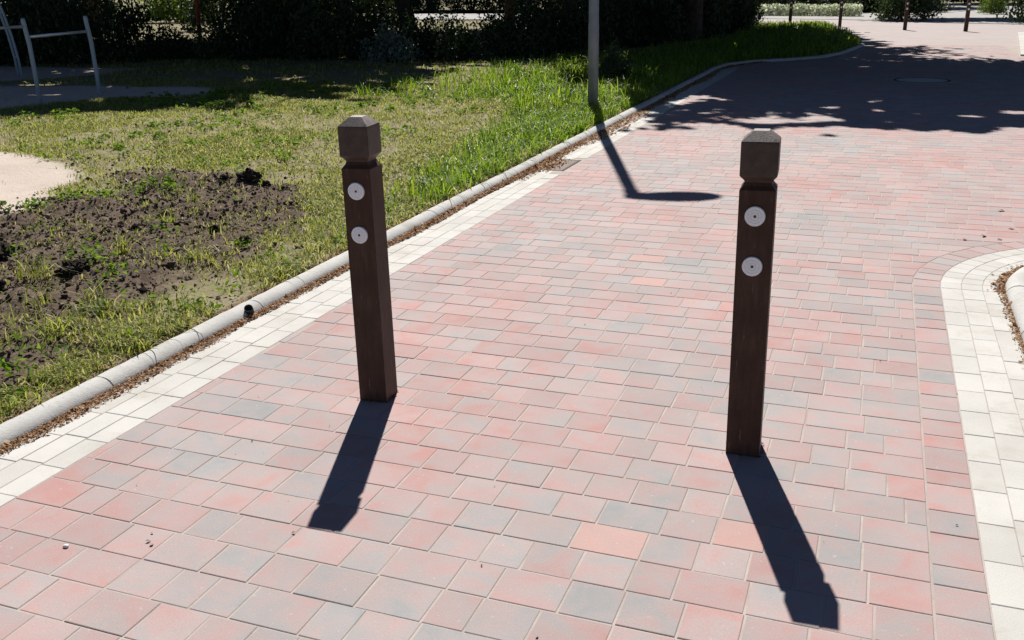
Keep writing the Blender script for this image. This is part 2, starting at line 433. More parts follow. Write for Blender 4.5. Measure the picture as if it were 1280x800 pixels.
def xl(y):
    if y < 17.3: return -2.335
    return float(kerb_x(y)) + .05 + .26 * max(0, 1 - (y - 17.3) / 1.0)
def xr(y):
    if y < CY: return CX - RO
    if y < CY + RO: return CX - math.sqrt(max(0, RO ** 2 - (y - CY) ** 2))
    return 7.5 if y < 20.6 else 2.42
red = Blocks(); PITCHY = .1425
y = .9; row = 0
while y < 24.4:
    y0, y1 = y, y + PITCHY
    a0, a1 = xl(y0), xl(y1); b0, b1 = xr(y0), xr(y1)
    if y0 < CY + RO < y1:                                # the row that meets the top of the corner header
        b1 = CX
        xx = CX
        while xx < 7.4:
            w = random.choice((.115, .14, .18)); red.add([(xx, CY + RO), (xx + w, CY + RO), (xx + w, y1), (xx, y1)], .0045); xx += w
    x = a0 - random.random() * .15
    end = max(b0, b1)
    lo = min(a0, a1)
    jig = random.gauss(0, .0006)
    while x < end:
        w = random.choice((.112, .118, .135, .142, .15, .178, .182, .195))
        xa, xb = max(x, lo), min(x + w, end)
        x += w
        if xb - xa < .03: continue
        if min(b0, b1) - xb < .05: xb = end; x = end + 1
        cx, cy = (xa + xb) / 2, (y0 + y1) / 2
        if math.hypot(cx - MANH[0], cy - MANH[1]) < MANH[2] + .05: continue
        e_ = .0011 if cy < 9 else 0
        P = [(max(xa, a0) + e_, y0 + jig), (min(xb, b0) - e_, y0 + jig), (min(xb, b1) - e_, y1 + jig), (max(xa, a1) + e_, y1 + jig)]
        if P[1][0] - P[0][0] < .012 or P[2][0] - P[3][0] < .012:
            continue
        red.add(P, random.gauss(.0044, .0006) if cy < 9 else .005)
    y += PITCHY; row += 1
# header course along the right hand border, straight then round the corner
yy = .9
while yy < CY - .02:
    w = min(random.choice((.095, .13, .13, .165, .19)), CY - yy)
    if CY - yy - w < .05: w = CY - yy
    red.add([(CX - RO, yy), (CX - RW, yy), (CX - RW, yy + w), (CX - RO, yy + w)], .007); yy += w
th = math.pi
while th > math.pi / 2 + .001:
    d = random.choice((.075, .1, .1, .13)); t2 = max(th - d, math.pi / 2)
    red.add([(CX + RO * math.cos(t), CY + RO * math.sin(t)) if k in (0, 3) else (CX + RW * math.cos(t), CY + RW * math.sin(t)) for k, t in enumerate((th, th, t2, t2))], .007)
    th = t2
xx = CX
while xx < 7.4:
    w = random.choice((.095, .13, .165, .19)); red.add([(xx, CY + RW), (xx + w, CY + RW), (xx + w, CY + RO), (xx, CY + RO)], .007); xx += w
o = red.build('brick_paving', M['brick'])
tag(o, 'red and grey concrete block paving of the lane laid in long rows', 'paving', kind='structure')

wh = Blocks()
for c in range(3):
    yy = .9 + random.random() * .1
    x0 = -2.335 - .095 * c; x1 = x0 - .095
    while yy < 17.6:
        w = random.choice((.185, .19, .195, .2)) 
        if not (x0 - .04 > DRAIN[0] and x0 - .05 < DRAIN[1] + .05 and yy + w > DRAIN[2] and yy < DRAIN[3]):
            wh.add([(x1, yy), (x0, yy), (x0, yy + w), (x1, yy + w)], .0024, z=.0004)
        yy += w
rr = [RW, 1.075, .98, RK + .004]
for c in range(3):
    ro, ri = rr[c], rr[c + 1]
    yy = .9 + random.random() * .1
    while yy < CY - .01:
        w = min(random.choice((.185, .19, .195, .2)), CY - yy)
        if CY - yy - w < .06: w = CY - yy
        wh.add([(CX - ro, yy), (CX - ri, yy), (CX - ri, yy + w), (CX - ro, yy + w)], .0024, z=.0004); yy += w
    th = math.pi
    while th > math.pi / 2 + .001:
        t2 = max(th - random.choice((.095, .1, .11)) / ro, math.pi / 2)
        if t2 - math.pi / 2 < .04: t2 = math.pi / 2
        wh.add([(CX + ro * math.cos(th), CY + ro * math.sin(th)), (CX + ri * math.cos(th), CY + ri * math.sin(th)),
                (CX + ri * math.cos(t2), CY + ri * math.sin(t2)), (CX + ro * math.cos(t2), CY + ro * math.sin(t2))], .0024, z=.0004)
        th = t2
    xx = CX
    while xx < 7.4:
        w = .19; wh.add([(xx, CY + ri), (xx + w, CY + ri), (xx + w, CY + ro), (xx, CY + ro)], .0024, z=.0004); xx += w
# pale island border far off on the right
for c in range(4):
    for k in range(34):
        q = lambda c, k: (2.44 + .0976 * k * .25 + c * .25, 21.2 + k * .25)
        wh.add([q(c, k), q(c + 1, k), q(c + 1, k + 1), q(c, k + 1)], .008, z=.03, dep=.07)
o = wh.build('pale_paving', M['white'])
tag(o, 'three courses of pale concrete blocks edging the red paving', 'paving', kind='structure')

# sand bed under the blocks, and the sheets beyond them
def sheet(name, P, z, mat, label, cat):
    bm = bmesh.new(); bm.faces.new([bm.verts.new((p[0], p[1], z)) for p in P]); bmesh.ops.triangulate(bm, faces=bm.faces)
    o = mesh_bm(name, bm, mat); return tag(o, label, cat, kind='structure')
left = [(p[0] - .02, p[1]) for p in KERB if .3 < p[1] < 24.3]
sheet('paving_bed', [(.675, .5)] + [(CX - RK + .004, CY)] + [(CX + RK * math.cos(t), CY + RK * math.sin(t)) for t in np.linspace(math.pi, math.pi / 2, 9)] +
      [(7.5, CY + RK), (7.5, 24.4)] + [(-.44, 24.4)] + left[::-1], -.0019, M['bed'], 'sandy bed showing in the joints of the block paving', 'sand bed')

def m_farpave():
    s = NT('far_block_paving')
    b = s.n('ShaderNodeTexBrick'); s.l(s.coord(), b.inputs['Vector'])
    b.inputs['Scale'].default_value = 1; b.inputs['Brick Width'].default_value = .18; b.inputs['Row Height'].default_value = .1425
    b.inputs['Mortar Size'].default_value = .004
    b.inputs['Color1'].default_value = (.30, .245, .243, 1); b.inputs['Color2'].default_value = (.33, .30, .297, 1); b.inputs['Mortar'].default_value = (.25, .22, .2, 1)
    c = s.mix(.45, b.outputs['Color'], s.ramp(s.noise(.7, 5, .6), [(.3, (.30, .26, .257)), (.7, (.37, .325, .32))]))
    return s.base(c, .9, .2)
M['farpave'] = m_farpave()
tipk = [(p[0] - .02, p[1]) for p in KERB if p[1] > 24.3]
sheet('far_paving', [(-.44, 24.4), (8, 24.4), (8, 34.9), (3.9, 35.2), (1.3, 36.6), (-1.6, 39.5), (-6, 41), (-9, 39.5), (-4.6, 34.2)] + tipk[::-1], -.004, M['farpave'],
      'sunlit pinkish paving at the far end of the lane where the bollards stand', 'paving')
sheet('cross_street', [(-40, 43.2), (-9, 40.2), (-6, 41.3), (-1.6, 39.8), (1.3, 36.9), (3.9, 35.5), (8, 35.2), (40, 33), (40, 44), (5.6, 47), (6.4, 62), (3.2, 62), (1.6, 47), (-3, 46.5), (-40, 52)], -.002, M['asphalt'],
      'pale grey street crossing behind the far bollards, running on between the bushes', 'street')

# ------------------------------------------------------------------ kerbs
PROF = [(-.004, -.05), (-.002, .008), (.006, .022), (.018, .034), (.034, .042), (.054, .046), (.076, .045), (.093, .038), (.103, .024), (.106, -.05)]
def resample(P, step):
    out = [np.array(P[0], float)]
    for a, b in zip(P, P[1:]):
        a, b = np.array(a, float), np.array(b, float); n = max(1, int(round(np.linalg.norm(b - a) / step)))
        out += [a + (b - a) * k / n for k in range(1, n + 1)]
    return out
def kerb(name, P, side, stone, label, shift=0.0):
    P = resample(P, .1); bm = bmesh.new()
    L = np.concatenate([[0], np.cumsum([np.linalg.norm(b - a) for a, b in zip(P, P[1:])])])
    tot = L[-1]; s0 = shift
    def at(s):
        s = min(max(s, 0), tot); x = np.interp(s, L, [p[0] for p in P]); y = np.interp(s, L, [p[1] for p in P]); return np.array((x, y))
    while s0 < tot - .05:
        s1 = min(s0 + stone, tot); g = .0035
        dz = random.gauss(0, .0012); dx = random.gauss(0, .0012)
        n = max(2, int((s1 - s0) / (.03 if len(P) < 400 else .05))); rs = []; sd_ = random.random() * 99
        for k in range(n + 1):
            s = s0 + g + (s1 - s0 - 2 * g) * k / n
            p = at(s); t = at(s + .02) - at(s - .02); t /= np.linalg.norm(t) + 1e-9; nn = np.array((-t[1], t[0])) * side
            e = 1 if 0 < k < n else .985
            rs.append([bm.verts.new((p[0] + nn[0] * (o * e + dx), p[1] + nn[1] * (o * e + dx), (z * e + dz + float(vnoise(s * 14, o * 60 + sd_, 3)) * .0035 + float(vnoise(s * 40, o * 160 + sd_, 5)) * .0016) if z > 0 else z)) for o, z in PROF])
        for a, b in zip(rs, rs[1:]):
            for q in range(len(PROF) - 1): bm.faces.new((a[q], b[q], b[q + 1], a[q + 1]))
        for r_, fl in ((rs[0], 1), (rs[-1], -1)):
            bm.faces.new([bm.verts.new(v.co) for v in r_][::fl])
        s0 = s1
    o = mesh_bm(name, bm, M['kerb'], smooth=False)
    for p in o.data.polygons: p.use_smooth = len(p.vertices) == 4
    return tag(o, label, 'kerb', kind='structure')
kerb('kerb', KERB[:-3], 1, 1.0, 'rounded grey concrete kerb between the pale block edging and the grass verge', .27)
kerb('corner_kerb', [(CX - RK, .9), (CX - RK, CY)] + [(CX + RK * math.cos(t), CY + RK * math.sin(t)) for t in np.linspace(math.pi, math.pi / 2, 12)[1:]] + [(7.4, CY + RK)], -1, .62,
     'rounded grey kerb curving round the corner at the right edge', .37)
sheet('corner_verge', [(CX - RK + .1, .9), (7.4, .9), (7.4, CY + RK - .1)] + [(CX + (RK - .1) * math.cos(t), CY + (RK - .1) * math.sin(t)) for t in np.linspace(math.pi / 2, math.pi, 10)], .028, M['clod'], 'earth inside the kerbed corner', 'earth')

# ------------------------------------------------------------------ bollards
def disc_bm(r, t):
    """round reflector facing -Y with two shallow rings"""
    bm = bmesh.new(); n = 36
    prof = [(r, 0), (r, -t * .6), (r * .94, -t), (r * .70, -t), (r * .69, -t * .78), (r * .66, -t * .78), (r * .65, -t), (r * .42, -t), (r * .41, -t * .78), (r * .38, -t * .78), (r * .37, -t), (r * .16, -t), (r * .13, -t * .5)]
    rs = [[bm.verts.new((q * math.cos(k * 2 * math.pi / n), yy, q * math.sin(k * 2 * math.pi / n))) for k in range(n)] for q, yy in prof]
    for a, b in zip(rs, rs[1:]):
        for k in range(n): bm.faces.new((a[k], a[(k + 1) % n], b[(k + 1) % n], b[k]))
    bm.faces.new(rs[-1]); return bm
def make_bollard(label):
    root = empty('bollard', (0, 0, 0)); tag(root, label, 'bollard', 'brown bollards standing across the lane')
    w = .0525
    bm = bmesh.new(); rings_square(bm, [(w, -.06), (w + .0004, 0), (w, .4), (w, .864), (.0425, .876), (.0385, .886)])
    post = mesh_bm('post', bm, M['post'], root, bevel=.0015)
    bm = bmesh.new(); rings_square(bm, [(.0385, .886), (.0410, .892), (.0535, .906), (.0540, .910), (.0540, 1.003), (.0532, 1.007), (.0225, 1.035)])
    mesh_bm('cap', bm, M['cap'], root, bevel=.0025)
    for z in (.788, .634):
        d = mesh_bm('reflector', disc_bm(.0302, .007), M['disc'], root, smooth=False)
        d.location = (-.003, -w, z)
        bm = bmesh.new(); bmesh.ops.create_cone(bm, cap_ends=True, segments=12, radius1=.0045, radius2=.0032, depth=.004, matrix=Matrix.Rotation(R(90), 4, 'X'))
        sc = mesh_bm('screw', bm, M['screw'], d); sc.location = (0, -.0052, 0)
    return root
def copy_tree(o, parent=None):
    c = o.copy(); COL.objects.link(c)
    if parent: c.parent = parent
    for ch in list(o.children): copy_tree(ch, c)
    return c
b0 = make_bollard('near brown square bollard with two white discs, standing beside the verge, left of the pair')
b0.location = (-1.643, 2.937, 0); b0.rotation_euler = (R(.5), R(-.3), R(5))
SPOT = [(-.301, 2.932, 3, 'near brown square bollard with two white discs, standing nearest the pale curved corner', 1),
        (-2.95, 33.8, 8, 'far brown bollard half hidden in shade by the trees, leftmost of the distant row', .93),
        (-1.40, 33.6, 5, 'far brown bollard standing at the grass tip in front of the pale flowers', .93),
        (.50, 31.5, 4, 'far brown bollard standing in front of the round bush', .93),
        (2.07, 30.7, 6, 'far brown bollard in front of the bright path opening, rightmost of the distant row', .93)]
for x, y, rz, lab, sc in SPOT:
    c = copy_tree(b0); c.location = (x, y, 0); c.rotation_euler = (0, R(-.6) if y < 5 else 0, R(rz)); c['label'] = lab; c.scale = (sc, sc, sc)
    if y > 5: c['group'] = 'bollards across the far end of the lane'

# ------------------------------------------------------------------ lamp post
lp = empty('street_lamp', (-3.1, 11.0, 0)); tag(lp, 'grey steel street lamp post standing in tall grass right behind the kerb', 'street lamp')
bm = bmesh.new(); tube(bm, [(0, 0, -.1), (0, 0, 1.0), (0, 0, 1.02), (0, 0, 5.1)], [.060, .060, .056, .050], 24); mesh_bm('pole', bm, M['galv'], lp, smooth=True)
bm = bmesh.new(); tube(bm, [(0, 0, 4.98), (0, 0, 5.2)], .058, 20); mesh_bm('collar', bm, M['lampgrey'], lp)
bm = bmesh.new()
dx, dy = math.cos(R(16)), math.sin(R(16)); px, py = -dy, dx
secs = [(-.07, .05, .05), (.0, .085, .075), (.12, .125, .09), (.3, .165, .085), (.46, .155, .07), (.56, .11, .045), (.62, .04, .02)]
rs = []
for s, hw, hh in secs:
    rs.append([bm.verts.new((s * dx + hw * math.cos(t) * px, s * dy + hw * math.cos(t) * py, 5.22 + (hh if math.sin(t) > 0 else hh * .55) * math.sin(t))) for t in np.linspace(0, 2 * math.pi, 17)[:-1]])
for a, b in zip(rs, rs[1:]):
    for k in range(16): bm.faces.new((a[k], a[(k + 1) % 16], b[(k + 1) % 16], b[k]))
bm.faces.new(rs[0][::-1]); bm.faces.new(rs[-1])
lh = mesh_bm('lamp_head', bm, M['lampgrey'], lp, smooth=True)
bm = bmesh.new(); box(bm, (.32 * dx, .32 * dy, 5.165), (.3, .16, .03), R(16)); mesh_bm('lens', bm, M['glass'], lh, bevel=.01)

# ------------------------------------------------------------------ play bars and climbing arch
tb = empty('horizontal_bars', (-10.26, 9.89, 0)); tag(tb, 'blue grey horizontal exercise bars on slim posts in the shaded sand', 'play bars')
posts = [((-10.26, 9.89), 1.13), ((-10.09, 10.78), 1.13), ((-10.42, 8.95), 1.32)]
for (x, y), hh in posts:
    X, Y = x + 10.26, y - 9.89
    bm = bmesh.new(); tube(bm, [(X + .01, Y, -.1), (X + .01, Y, .4), (X, Y, .8), (X - .028, Y - .01, hh - .03), (X - .031, Y - .012, hh)], [.028, .028, .028, .028, .020], 14)
    mesh_bm('post', bm, M['bluegrey'], tb, smooth=True)
for (i, j, za, zb) in ((0, 1, .90, .93), (2, 0, 1.02, 1.03)):
    (xa, ya), _ = posts[i]; (xb, yb), _ = posts[j]
    bm = bmesh.new(); tube(bm, [(xa + 10.24, ya - 9.9, za), (xb + 10.24, yb - 9.9, zb)], .019, 12); mesh_bm('bar', bm, M['chrome'], tb, smooth=True)
ar = empty('climbing_arch', (-13.6, 12.84, 0)); tag(ar, 'grey arched climbing ladder of thin tubes standing behind the bars', 'climbing frame')
lat = Vector((-.74, -.67, 0)); dep = Vector((-.55, .42, 0))
def arch(t): return lat * (1.5 - 1.5 * math.cos(t)) + Vector((0, 0, 2.9 * math.sin(t)))
for k in range(2):
    bm = bmesh.new(); tube(bm, [arch(t) + dep * k * .75 + Vector((0, 0, -.05 if t in (0, math.pi) else 0)) for t in np.linspace(0, math.pi, 25)], .021, 10); mesh_bm('rail', bm, M['bluegrey'], ar, smooth=True)
for t in np.linspace(.14, math.pi - .14, 12):
    bm = bmesh.new(); tube(bm, [arch(t), arch(t) + dep * .75], .014, 8); mesh_bm('rung', bm, M['bluegrey'], ar, smooth=True)

# ------------------------------------------------------------------ drain, manhole, pipe end, pebble
dr = empty('drain_grate', ((DRAIN[0] + DRAIN[1]) / 2, (DRAIN[2] + DRAIN[3]) / 2, 0)); tag(dr, 'dark iron drain in the pale edging by the kerb, half full of dry leaves', 'drain')
hw, hl = (DRAIN[1] - DRAIN[0]) / 2, (DRAIN[3] - DRAIN[2]) / 2
bm = bmesh.new()
for s in (-1, 1):
    box(bm, (s * (hw - .012), 0, -.012), (.022, 2 * hl, .026)); box(bm, (0, s * (hl - .012), -.0125), (2 * hw - .048, .022, .025))
mesh_bm('frame', bm, M['iron'], dr)
bm = bmesh.new(); box(bm, (0, 0, -.0135), (2 * hw - .05, 2 * hl - .05, .02)); mesh_bm('hole_shade', bm, M['black'], dr)  # black slab painted as the shade of the hole below the grate
bm = bmesh.new()
for k in range(9): box(bm, (0, -hl + .06 + k * .05, -.011), (2 * hw - .052, .018, .02))
mesh_bm('grate', bm, M['iron'], dr)
mh = empty('manhole_cover', (MANH[0], MANH[1], 0)); tag(mh, 'round manhole cover with pale ring in the tree shade on the lane', 'manhole cover')
def annulus(ri, ro, z0, z1):
    bm = bmesh.new(); n = 40; rs = []
    for q, z in ((ro, z0), (ro, z1), (max(ri, .001), z1), (max(ri, .001), z0)): rs.append([bm.verts.new((q * math.cos(k * 2 * math.pi / n), q * math.sin(k * 2 * math.pi / n), z)) for k in range(n)])
    for a, b in zip(rs, rs[1:]):
        for k in range(n): bm.faces.new((a[k], a[(k + 1) % n], b[(k + 1) % n], b[k]))
    return bm
mesh_bm('frame', annulus(.40, .47, -.03, .003), M['ring'], mh); mesh_bm('rim', annulus(.36, .398, -.03, .005), M['iron'], mh); mesh_bm('cover', annulus(.0, .358, -.03, .003), M['white'], mh)
bm = bmesh.new(); n = 20
prof = [(.0205, -.05), (.0205, .03), (.0185, .034), (.0165, .034), (.0155, .012), (.001, .011)]
rs = [[bm.verts.new((q * math.cos(k * 2 * math.pi / n), q * math.sin(k * 2 * math.pi / n), z)) for k in range(n)] for q, z in prof]
for a, b in zip(rs, rs[1:]):
    for k in range(n): bm.faces.new((a[k], a[(k + 1) % n], b[(k + 1) % n], b[k]))
pe = mesh_bm('pipe_end', bm, M['black'], smooth=True); pe.location = (-2.652, 3.57, .028); pe.rotation_euler = (R(40), R(28), 0)
tag(pe, 'short black round pipe end poking out of the kerb above the leaf litter', 'pipe')
def lump(name, mat, rx, ry, rz_, seed, sub=3, amp=.3):
    bm = bmesh.new(); bmesh.ops.create_icosphere(bm, subdivisions=sub, radius=1)
    rs = random.Random(seed); ofs = [rs.uniform(0, 50) for _ in range(3)]
    from mathutils import noise
    for v in bm.verts:
        d = v.co.normalized(); k = 1 + amp * noise.noise(d * 1.6 + Vector(ofs)) + amp * .8 * noise.noise(d * 4.2 + Vector(ofs)) + amp * .35 * noise.noise(d * 10 + Vector(ofs))
        v.co = Vector((d.x * rx, d.y * ry, d.z * rz_)) * k
    return mesh_bm(name, bm, mat, smooth=False)
pb = lump('pebble', M['pebble'], .009, .007, .005, 3, 2, .2); pb.location = (-1.98, 1.735, .003); tag(pb, 'small white pebble lying on a grey paving block in the lower left', 'pebble')
def gz(x, y): return float(height(np.array([x]), np.array([y]))[0])
CL = [(-4.46, 6.18, .10, 'big dark soil clod at the far tip of the dug patch, tallest of the clods'),
      (-4.72, 6.22, .055, 'dark soil clod just left of the tallest clod'),
      (-4.22, 6.06, .045, 'dark soil clod just right of the tallest clod'),
      (-3.95, 3.85, .09, 'broad dark soil clod in the middle of the front half of the dug patch'),
      (-4.63, 4.0, .10, 'wide dark soil clod at the left edge of the photo in the dug patch'),
      (-4.05, 3.4, .085, 'dark soil clod nearest the lower left of the dug patch'),
      (-3.42, 4.62, .055, 'dark soil clod at the kerb side of the dug patch'),
      (-3.72, 4.75, .042, 'small dark soil clod beside the kerb-side clod'),
      (-4.3, 4.75, .06, 'dark soil clod in the centre of the dug patch'),
      (-4.75, 5.35, .06, 'dark soil clod near the weeds bordering the pale sand')]
for k, (x, y, r, lab) in enumerate(CL):
    c = lump('soil_clod', M['clod'], r * .85, r * .7, r * .62, 20 + k, 4, .5); c.location = (x, y, gz(x, y) + r * .2); c.rotation_euler = (0, 0, k * 1.3)
    tag(c, lab, 'soil clod', 'dark clods on the dug soil patch')

# ------------------------------------------------------------------ scattered stuff: crumbs, litter, grass
def chips(name, X, Y, Z, S, mat, label, cat, flat=.35, solid=False):
    """small irregular leaf or crumb shaped pieces, each tilted its own way"""
    n = len(X); a = rng.uniform(0, 2 * np.pi, n); tl = rng.normal(0, flat, (n, 2))
    c = np.stack([X, Y, Z], -1)
    u = np.stack([np.cos(a), np.sin(a), tl[:, 0]], -1); v = np.stack([-np.sin(a), np.cos(a), tl[:, 1]], -1)
    S = S[:, None]; k = rng.uniform(.45, .8, (n, 1))
    if solid:
        w = np.cross(u, v)
        P = [c + u * S, c + v * S * k, c - u * S * .9, c - v * S * k * 1.1, c + w * S * .7, c - w * S * .5]
        V = np.stack(P, 1).reshape(-1, 3); b = np.arange(n)[:, None] * 6
        T = np.concatenate([b + np.array(t) for t in ((0, 1, 4), (1, 2, 4), (2, 3, 4), (3, 0, 4), (1, 0, 5), (2, 1, 5), (3, 2, 5), (0, 3, 5))])
        o = mesh_np(name, V, [T], mat)
    else:
        up_ = np.array([0, 0, 1.]) * S * .25
        P = [c + u * S, c + v * S * k + up_, c - u * S, c - v * S * k + up_]
        V = np.stack(P, 1).reshape(-1, 3); b = np.arange(n)[:, None] * 4
        o = mesh_np(name, V, [np.concatenate([b + np.array((0, 1, 3)), b + np.array((1, 2, 3))])], mat)
    return tag(o, label, cat, kind='stuff')
# soil crumbs
n = 26000; X = rng.uniform(-5.8, -2.9, n); Y = rng.uniform(1.9, 7, n); s, d = masks(X, Y); k = (rng.random(n) < s * .8 + .06) & (X < -2.8)
X, Y = X[k], Y[k]; S = rng.lognormal(-5.15, .60, len(X)); S = np.minimum(S, .026)
x9 = rng.uniform(-9.5, -2.9, 9000); y9 = rng.uniform(4, 13, 9000); k = (rng.random(9000) < np.clip(fbm(x9, y9, 1.3, 77, 3) * 2.2 + .05, 0, .8)) & (masks(x9, y9)[1] < .5)
x9, y9 = x9[k], y9[k]; X = np.append(X, x9); Y = np.append(Y, y9); S = np.append(S, np.minimum(rng.lognormal(-4.7, .5, len(x9)), .032))
chips('soil_crumbs', X, Y, height(X, Y) + S * .25, S, M['crumb'], 'loose dark crumbs of soil over the dug patch', 'soil', .5, True)
# leaf litter: gutter strips, drain, border of the corner
def strip(n, y0, y1, wfun):
    Y = rng.uniform(y0, y1, n); t = rng.beta(1.0, 1.9, n); return KX + .002 + t * wfun(Y), Y, t
X1, Y1, _ = strip(26000, 1.2, 9, lambda y: .040 + .050 * np.clip(fbm(y, y * 0, 1.7, 3, 3) + .25, -.2, 1))
X2, Y2, _ = strip(9000, 7, 19, lambda y: .10 + .16 * np.clip(fbm(y, y * 0, 1.2, 9, 3) + .3, 0, 1))
X2 = X2 + (kerb_x(Y2) - KX)
X3 = rng.normal(-2.54, .05, 500); Y3 = rng.normal(7.72, .16, 500)
th = rng.uniform(np.pi * .5, np.pi * 1.0, 1800); rr_ = RK + .003 + rng.beta(1, 2.6, 1800) * .05 * (1 + 1.2 * (rng.random(1800) < .15)); X4 = CX + rr_ * np.cos(th); Y4 = CY + rr_ * np.sin(th)
Y5 = rng.uniform(3.2, 5, 1200); X5 = CX - RK - .003 - rng.beta(1, 2.6, 1200) * .045
# behind the kerb, dry stems along the grass edge
X6 = rng.normal(KX - .12, .014, 3500); Y6 = rng.uniform(1.3, 8, 3500); k = X6 < KX - .085; X6, Y6 = X6[k], Y6[k]
X = np.concatenate([X1, X2, X3, X4, X5, X6]); Y = np.concatenate([Y1, Y2, Y3, Y4, Y5, Y6])
S = rng.lognormal(-5.35, .45, len(X)) * np.clip(Y / 4.5, .8, 1.8); S = np.clip(S, .002, .02)
Z = np.where(X < KX - .08, .034, .004 + rng.random(len(X)) * .012 * np.exp(-np.maximum(X - kerb_x(Y), 0) / .05))
chips('leaf_litter', X, Y, Z, S, M['litter'], 'brown dry leaf crumbs gathered in the gutter along the kerbs', 'leaf litter', .45)
# odd specks lying about on the paving
n = 150; X = rng.uniform(-2.5, .65, n); Y = 1.3 + rng.random(n) ** 1.4 * 9
X = np.append(X, [.66, .74, .82, .83, .55, -1.78, -1.76, -1.8, -1.42]); Y = np.append(Y, [6.15, 6.1, 6.9, 6.4, 6.03, 1.83, 1.82, 1.87, 2.0])
S = np.append(np.clip(rng.lognormal(-6.05, .5, n), .0012, .005), [.022, .018, .026, .02, .016, .008, .007, .006, .007])
for bx, by in ((-1.643, 2.937), (-.301, 2.932)):
    k_ = 45; a_ = rng.uniform(0, 2 * np.pi, k_); m_ = .054 / np.maximum(np.abs(np.cos(a_)), np.abs(np.sin(a_))) + rng.exponential(.006, k_)
    X = np.append(X, bx + m_ * np.cos(a_)); Y = np.append(Y, by + m_ * np.sin(a_)); S = np.append(S, np.clip(rng.lognormal(-5.9, .5, k_), .0015, .006))
chips('paving_specks', X, Y, np.full(len(X), .0035), S, M['crumb'], 'scattered specks of bark and dry leaf on the paving', 'debris', .3)

def blades(name, X, Y, Hh, W, mat, label, lean=.45, cat='grass', z=None, seg=2):
    n = len(X); a = rng.uniform(0, 2 * np.pi, n); ln = np.abs(rng.normal(0, lean, n)) + .1
    Z = height(X, Y) - .004 if z is None else z
    d = np.stack([np.cos(a), np.sin(a), a * 0], -1); p = np.stack([-np.sin(a + rng.normal(0, .5, n)), np.cos(a), a * 0], -1)
    B = np.stack([X, Y, Z], -1); H1 = Hh[:, None]; W1 = W[:, None]; L1 = ln[:, None]
    upv = np.array([0, 0, 1.])
    m1 = B + upv * H1 * .42 + d * H1 * L1 * .16; m2 = B + upv * H1 * .78 + d * H1 * L1 * .55
    tip = B + upv * H1 * (1.0 - .25 * L1) + d * H1 * L1 * 1.15
    V = np.stack([B - p * W1 * .5, B + p * W1 * .5, m1 - p * W1 * .5, m1 + p * W1 * .5, m2 - p * W1 * .34, m2 + p * W1 * .34, tip], 1).reshape(-1, 3)
    b = np.arange(n)[:, None] * 7
    Q = np.concatenate([b + np.array((0, 1, 3, 2)), b + np.array((2, 3, 5, 4))]); T = b + np.array((4, 5, 6))
    o = mesh_np(name, V, [Q, T], mat)
    return tag(o, label, cat, kind='stuff') if label else o
def tufts(cx, cy, per, spread):
    k = rng.integers(max(1, per // 2), per + per // 2 + 1, len(cx)); i = np.repeat(np.arange(len(cx)), k)
    return cx[i] + rng.normal(0, 1, len(i)) * spread, cy[i] + rng.normal(0, 1, len(i)) * spread, i
def spots(n, x0, x1, y0, y1, dens):
    X = rng.uniform(x0, x1, n); Y = rng.uniform(y0, y1, n)
    ok = (X < kerb_x(Y) - .115) & (Y < 34); X, Y = X[ok], Y[ok]
    k = rng.random(len(X)) < dens(X, Y); return X[k], Y[k]
def clear(X, Y):
    s, d = masks(X, Y); return (1 - .85 * s) * (1 - .985 * d)
def thin(X, Y):
    s, d = masks(X, Y)
    g = .33 + fbm(X, Y, 1.1, 61, 3) * 1.7 + fbm(X, Y, 3.5, 71, 2) * .9
    return np.clip(g, .06, 1) * (1 - .90 * s) * (1 - .97 * d)
GX, GY, GH, GW = [], [], [], []
def put(cx, cy, per, spread, h, hs, w):
    x, y, i = tufts(cx, cy, per, spread); ok = (x < kerb_x(y) - .10); x, y, i = x[ok], y[ok], i[ok]
    th_ = rng.lognormal(0, .35, len(cx))[i]
    GX.append(x); GY.append(y); GH.append(h * np.minimum(th_ * rng.lognormal(0, hs, len(x)), 1.75)); GW.append(w * rng.uniform(.6, 1.3, len(x)))
put(*spots(15000, -5.8, -2.75, 1.4, 7, thin), 10, .034, .026, .35, .0050)
put(*spots(3600, -3.75, -2.75, 1.2, 8, lambda X, Y: np.clip((X + 3.60) / .55, .04, 1) * np.clip(.30 + fbm(X, Y, 1.6, 90, 3) * 2.0, 0, 1)), 15, .030, .050, .35, .0060)
put(*spots(2600, -2.98, -2.745, 1.2, 9, lambda X, Y: np.clip(.35 + fbm(X, Y, 2.4, 95, 3) * 2.0, 0, 1)), 9, .022, .036, .4, .0050)
put(*spots(52000, -11.5, -2.75, 5.2, 13, lambda X, Y: np.clip(thin(X, Y) + .10, 0, 1) * clear(X, Y)), 8, .05, .030, .35, .0080)
put(*spots(9000, -18, -2.75, 11, 25, lambda X, Y: np.clip(thin(X, Y) + .2, 0, 1) * clear(X, Y)), 8, .08, .045, .35, .014)
# upright seedling tufts standing in the dug soil
sx = np.array([-3.62, -3.7, -3.55, -3.95, -4.2, -4.4, -3.5, -4.05, -3.3, -3.25, -3.4, -4.55]); sy = np.array([3.35, 3.15, 3.5, 4.3, 4.9, 5.4, 4.3, 3.75, 2.95, 3.05, 2.7, 3.6])
put(np.repeat(sx, 2) + rng.normal(0, .03, 24), np.repeat(sy, 2) + rng.normal(0, .03, 24), 16, .03, .085, .3, .006)
blades('grass', *[np.concatenate(q) for q in (GX, GY, GH, GW)], M['grass'], 'patchy short sunlit grass over the earthy verge', .85)
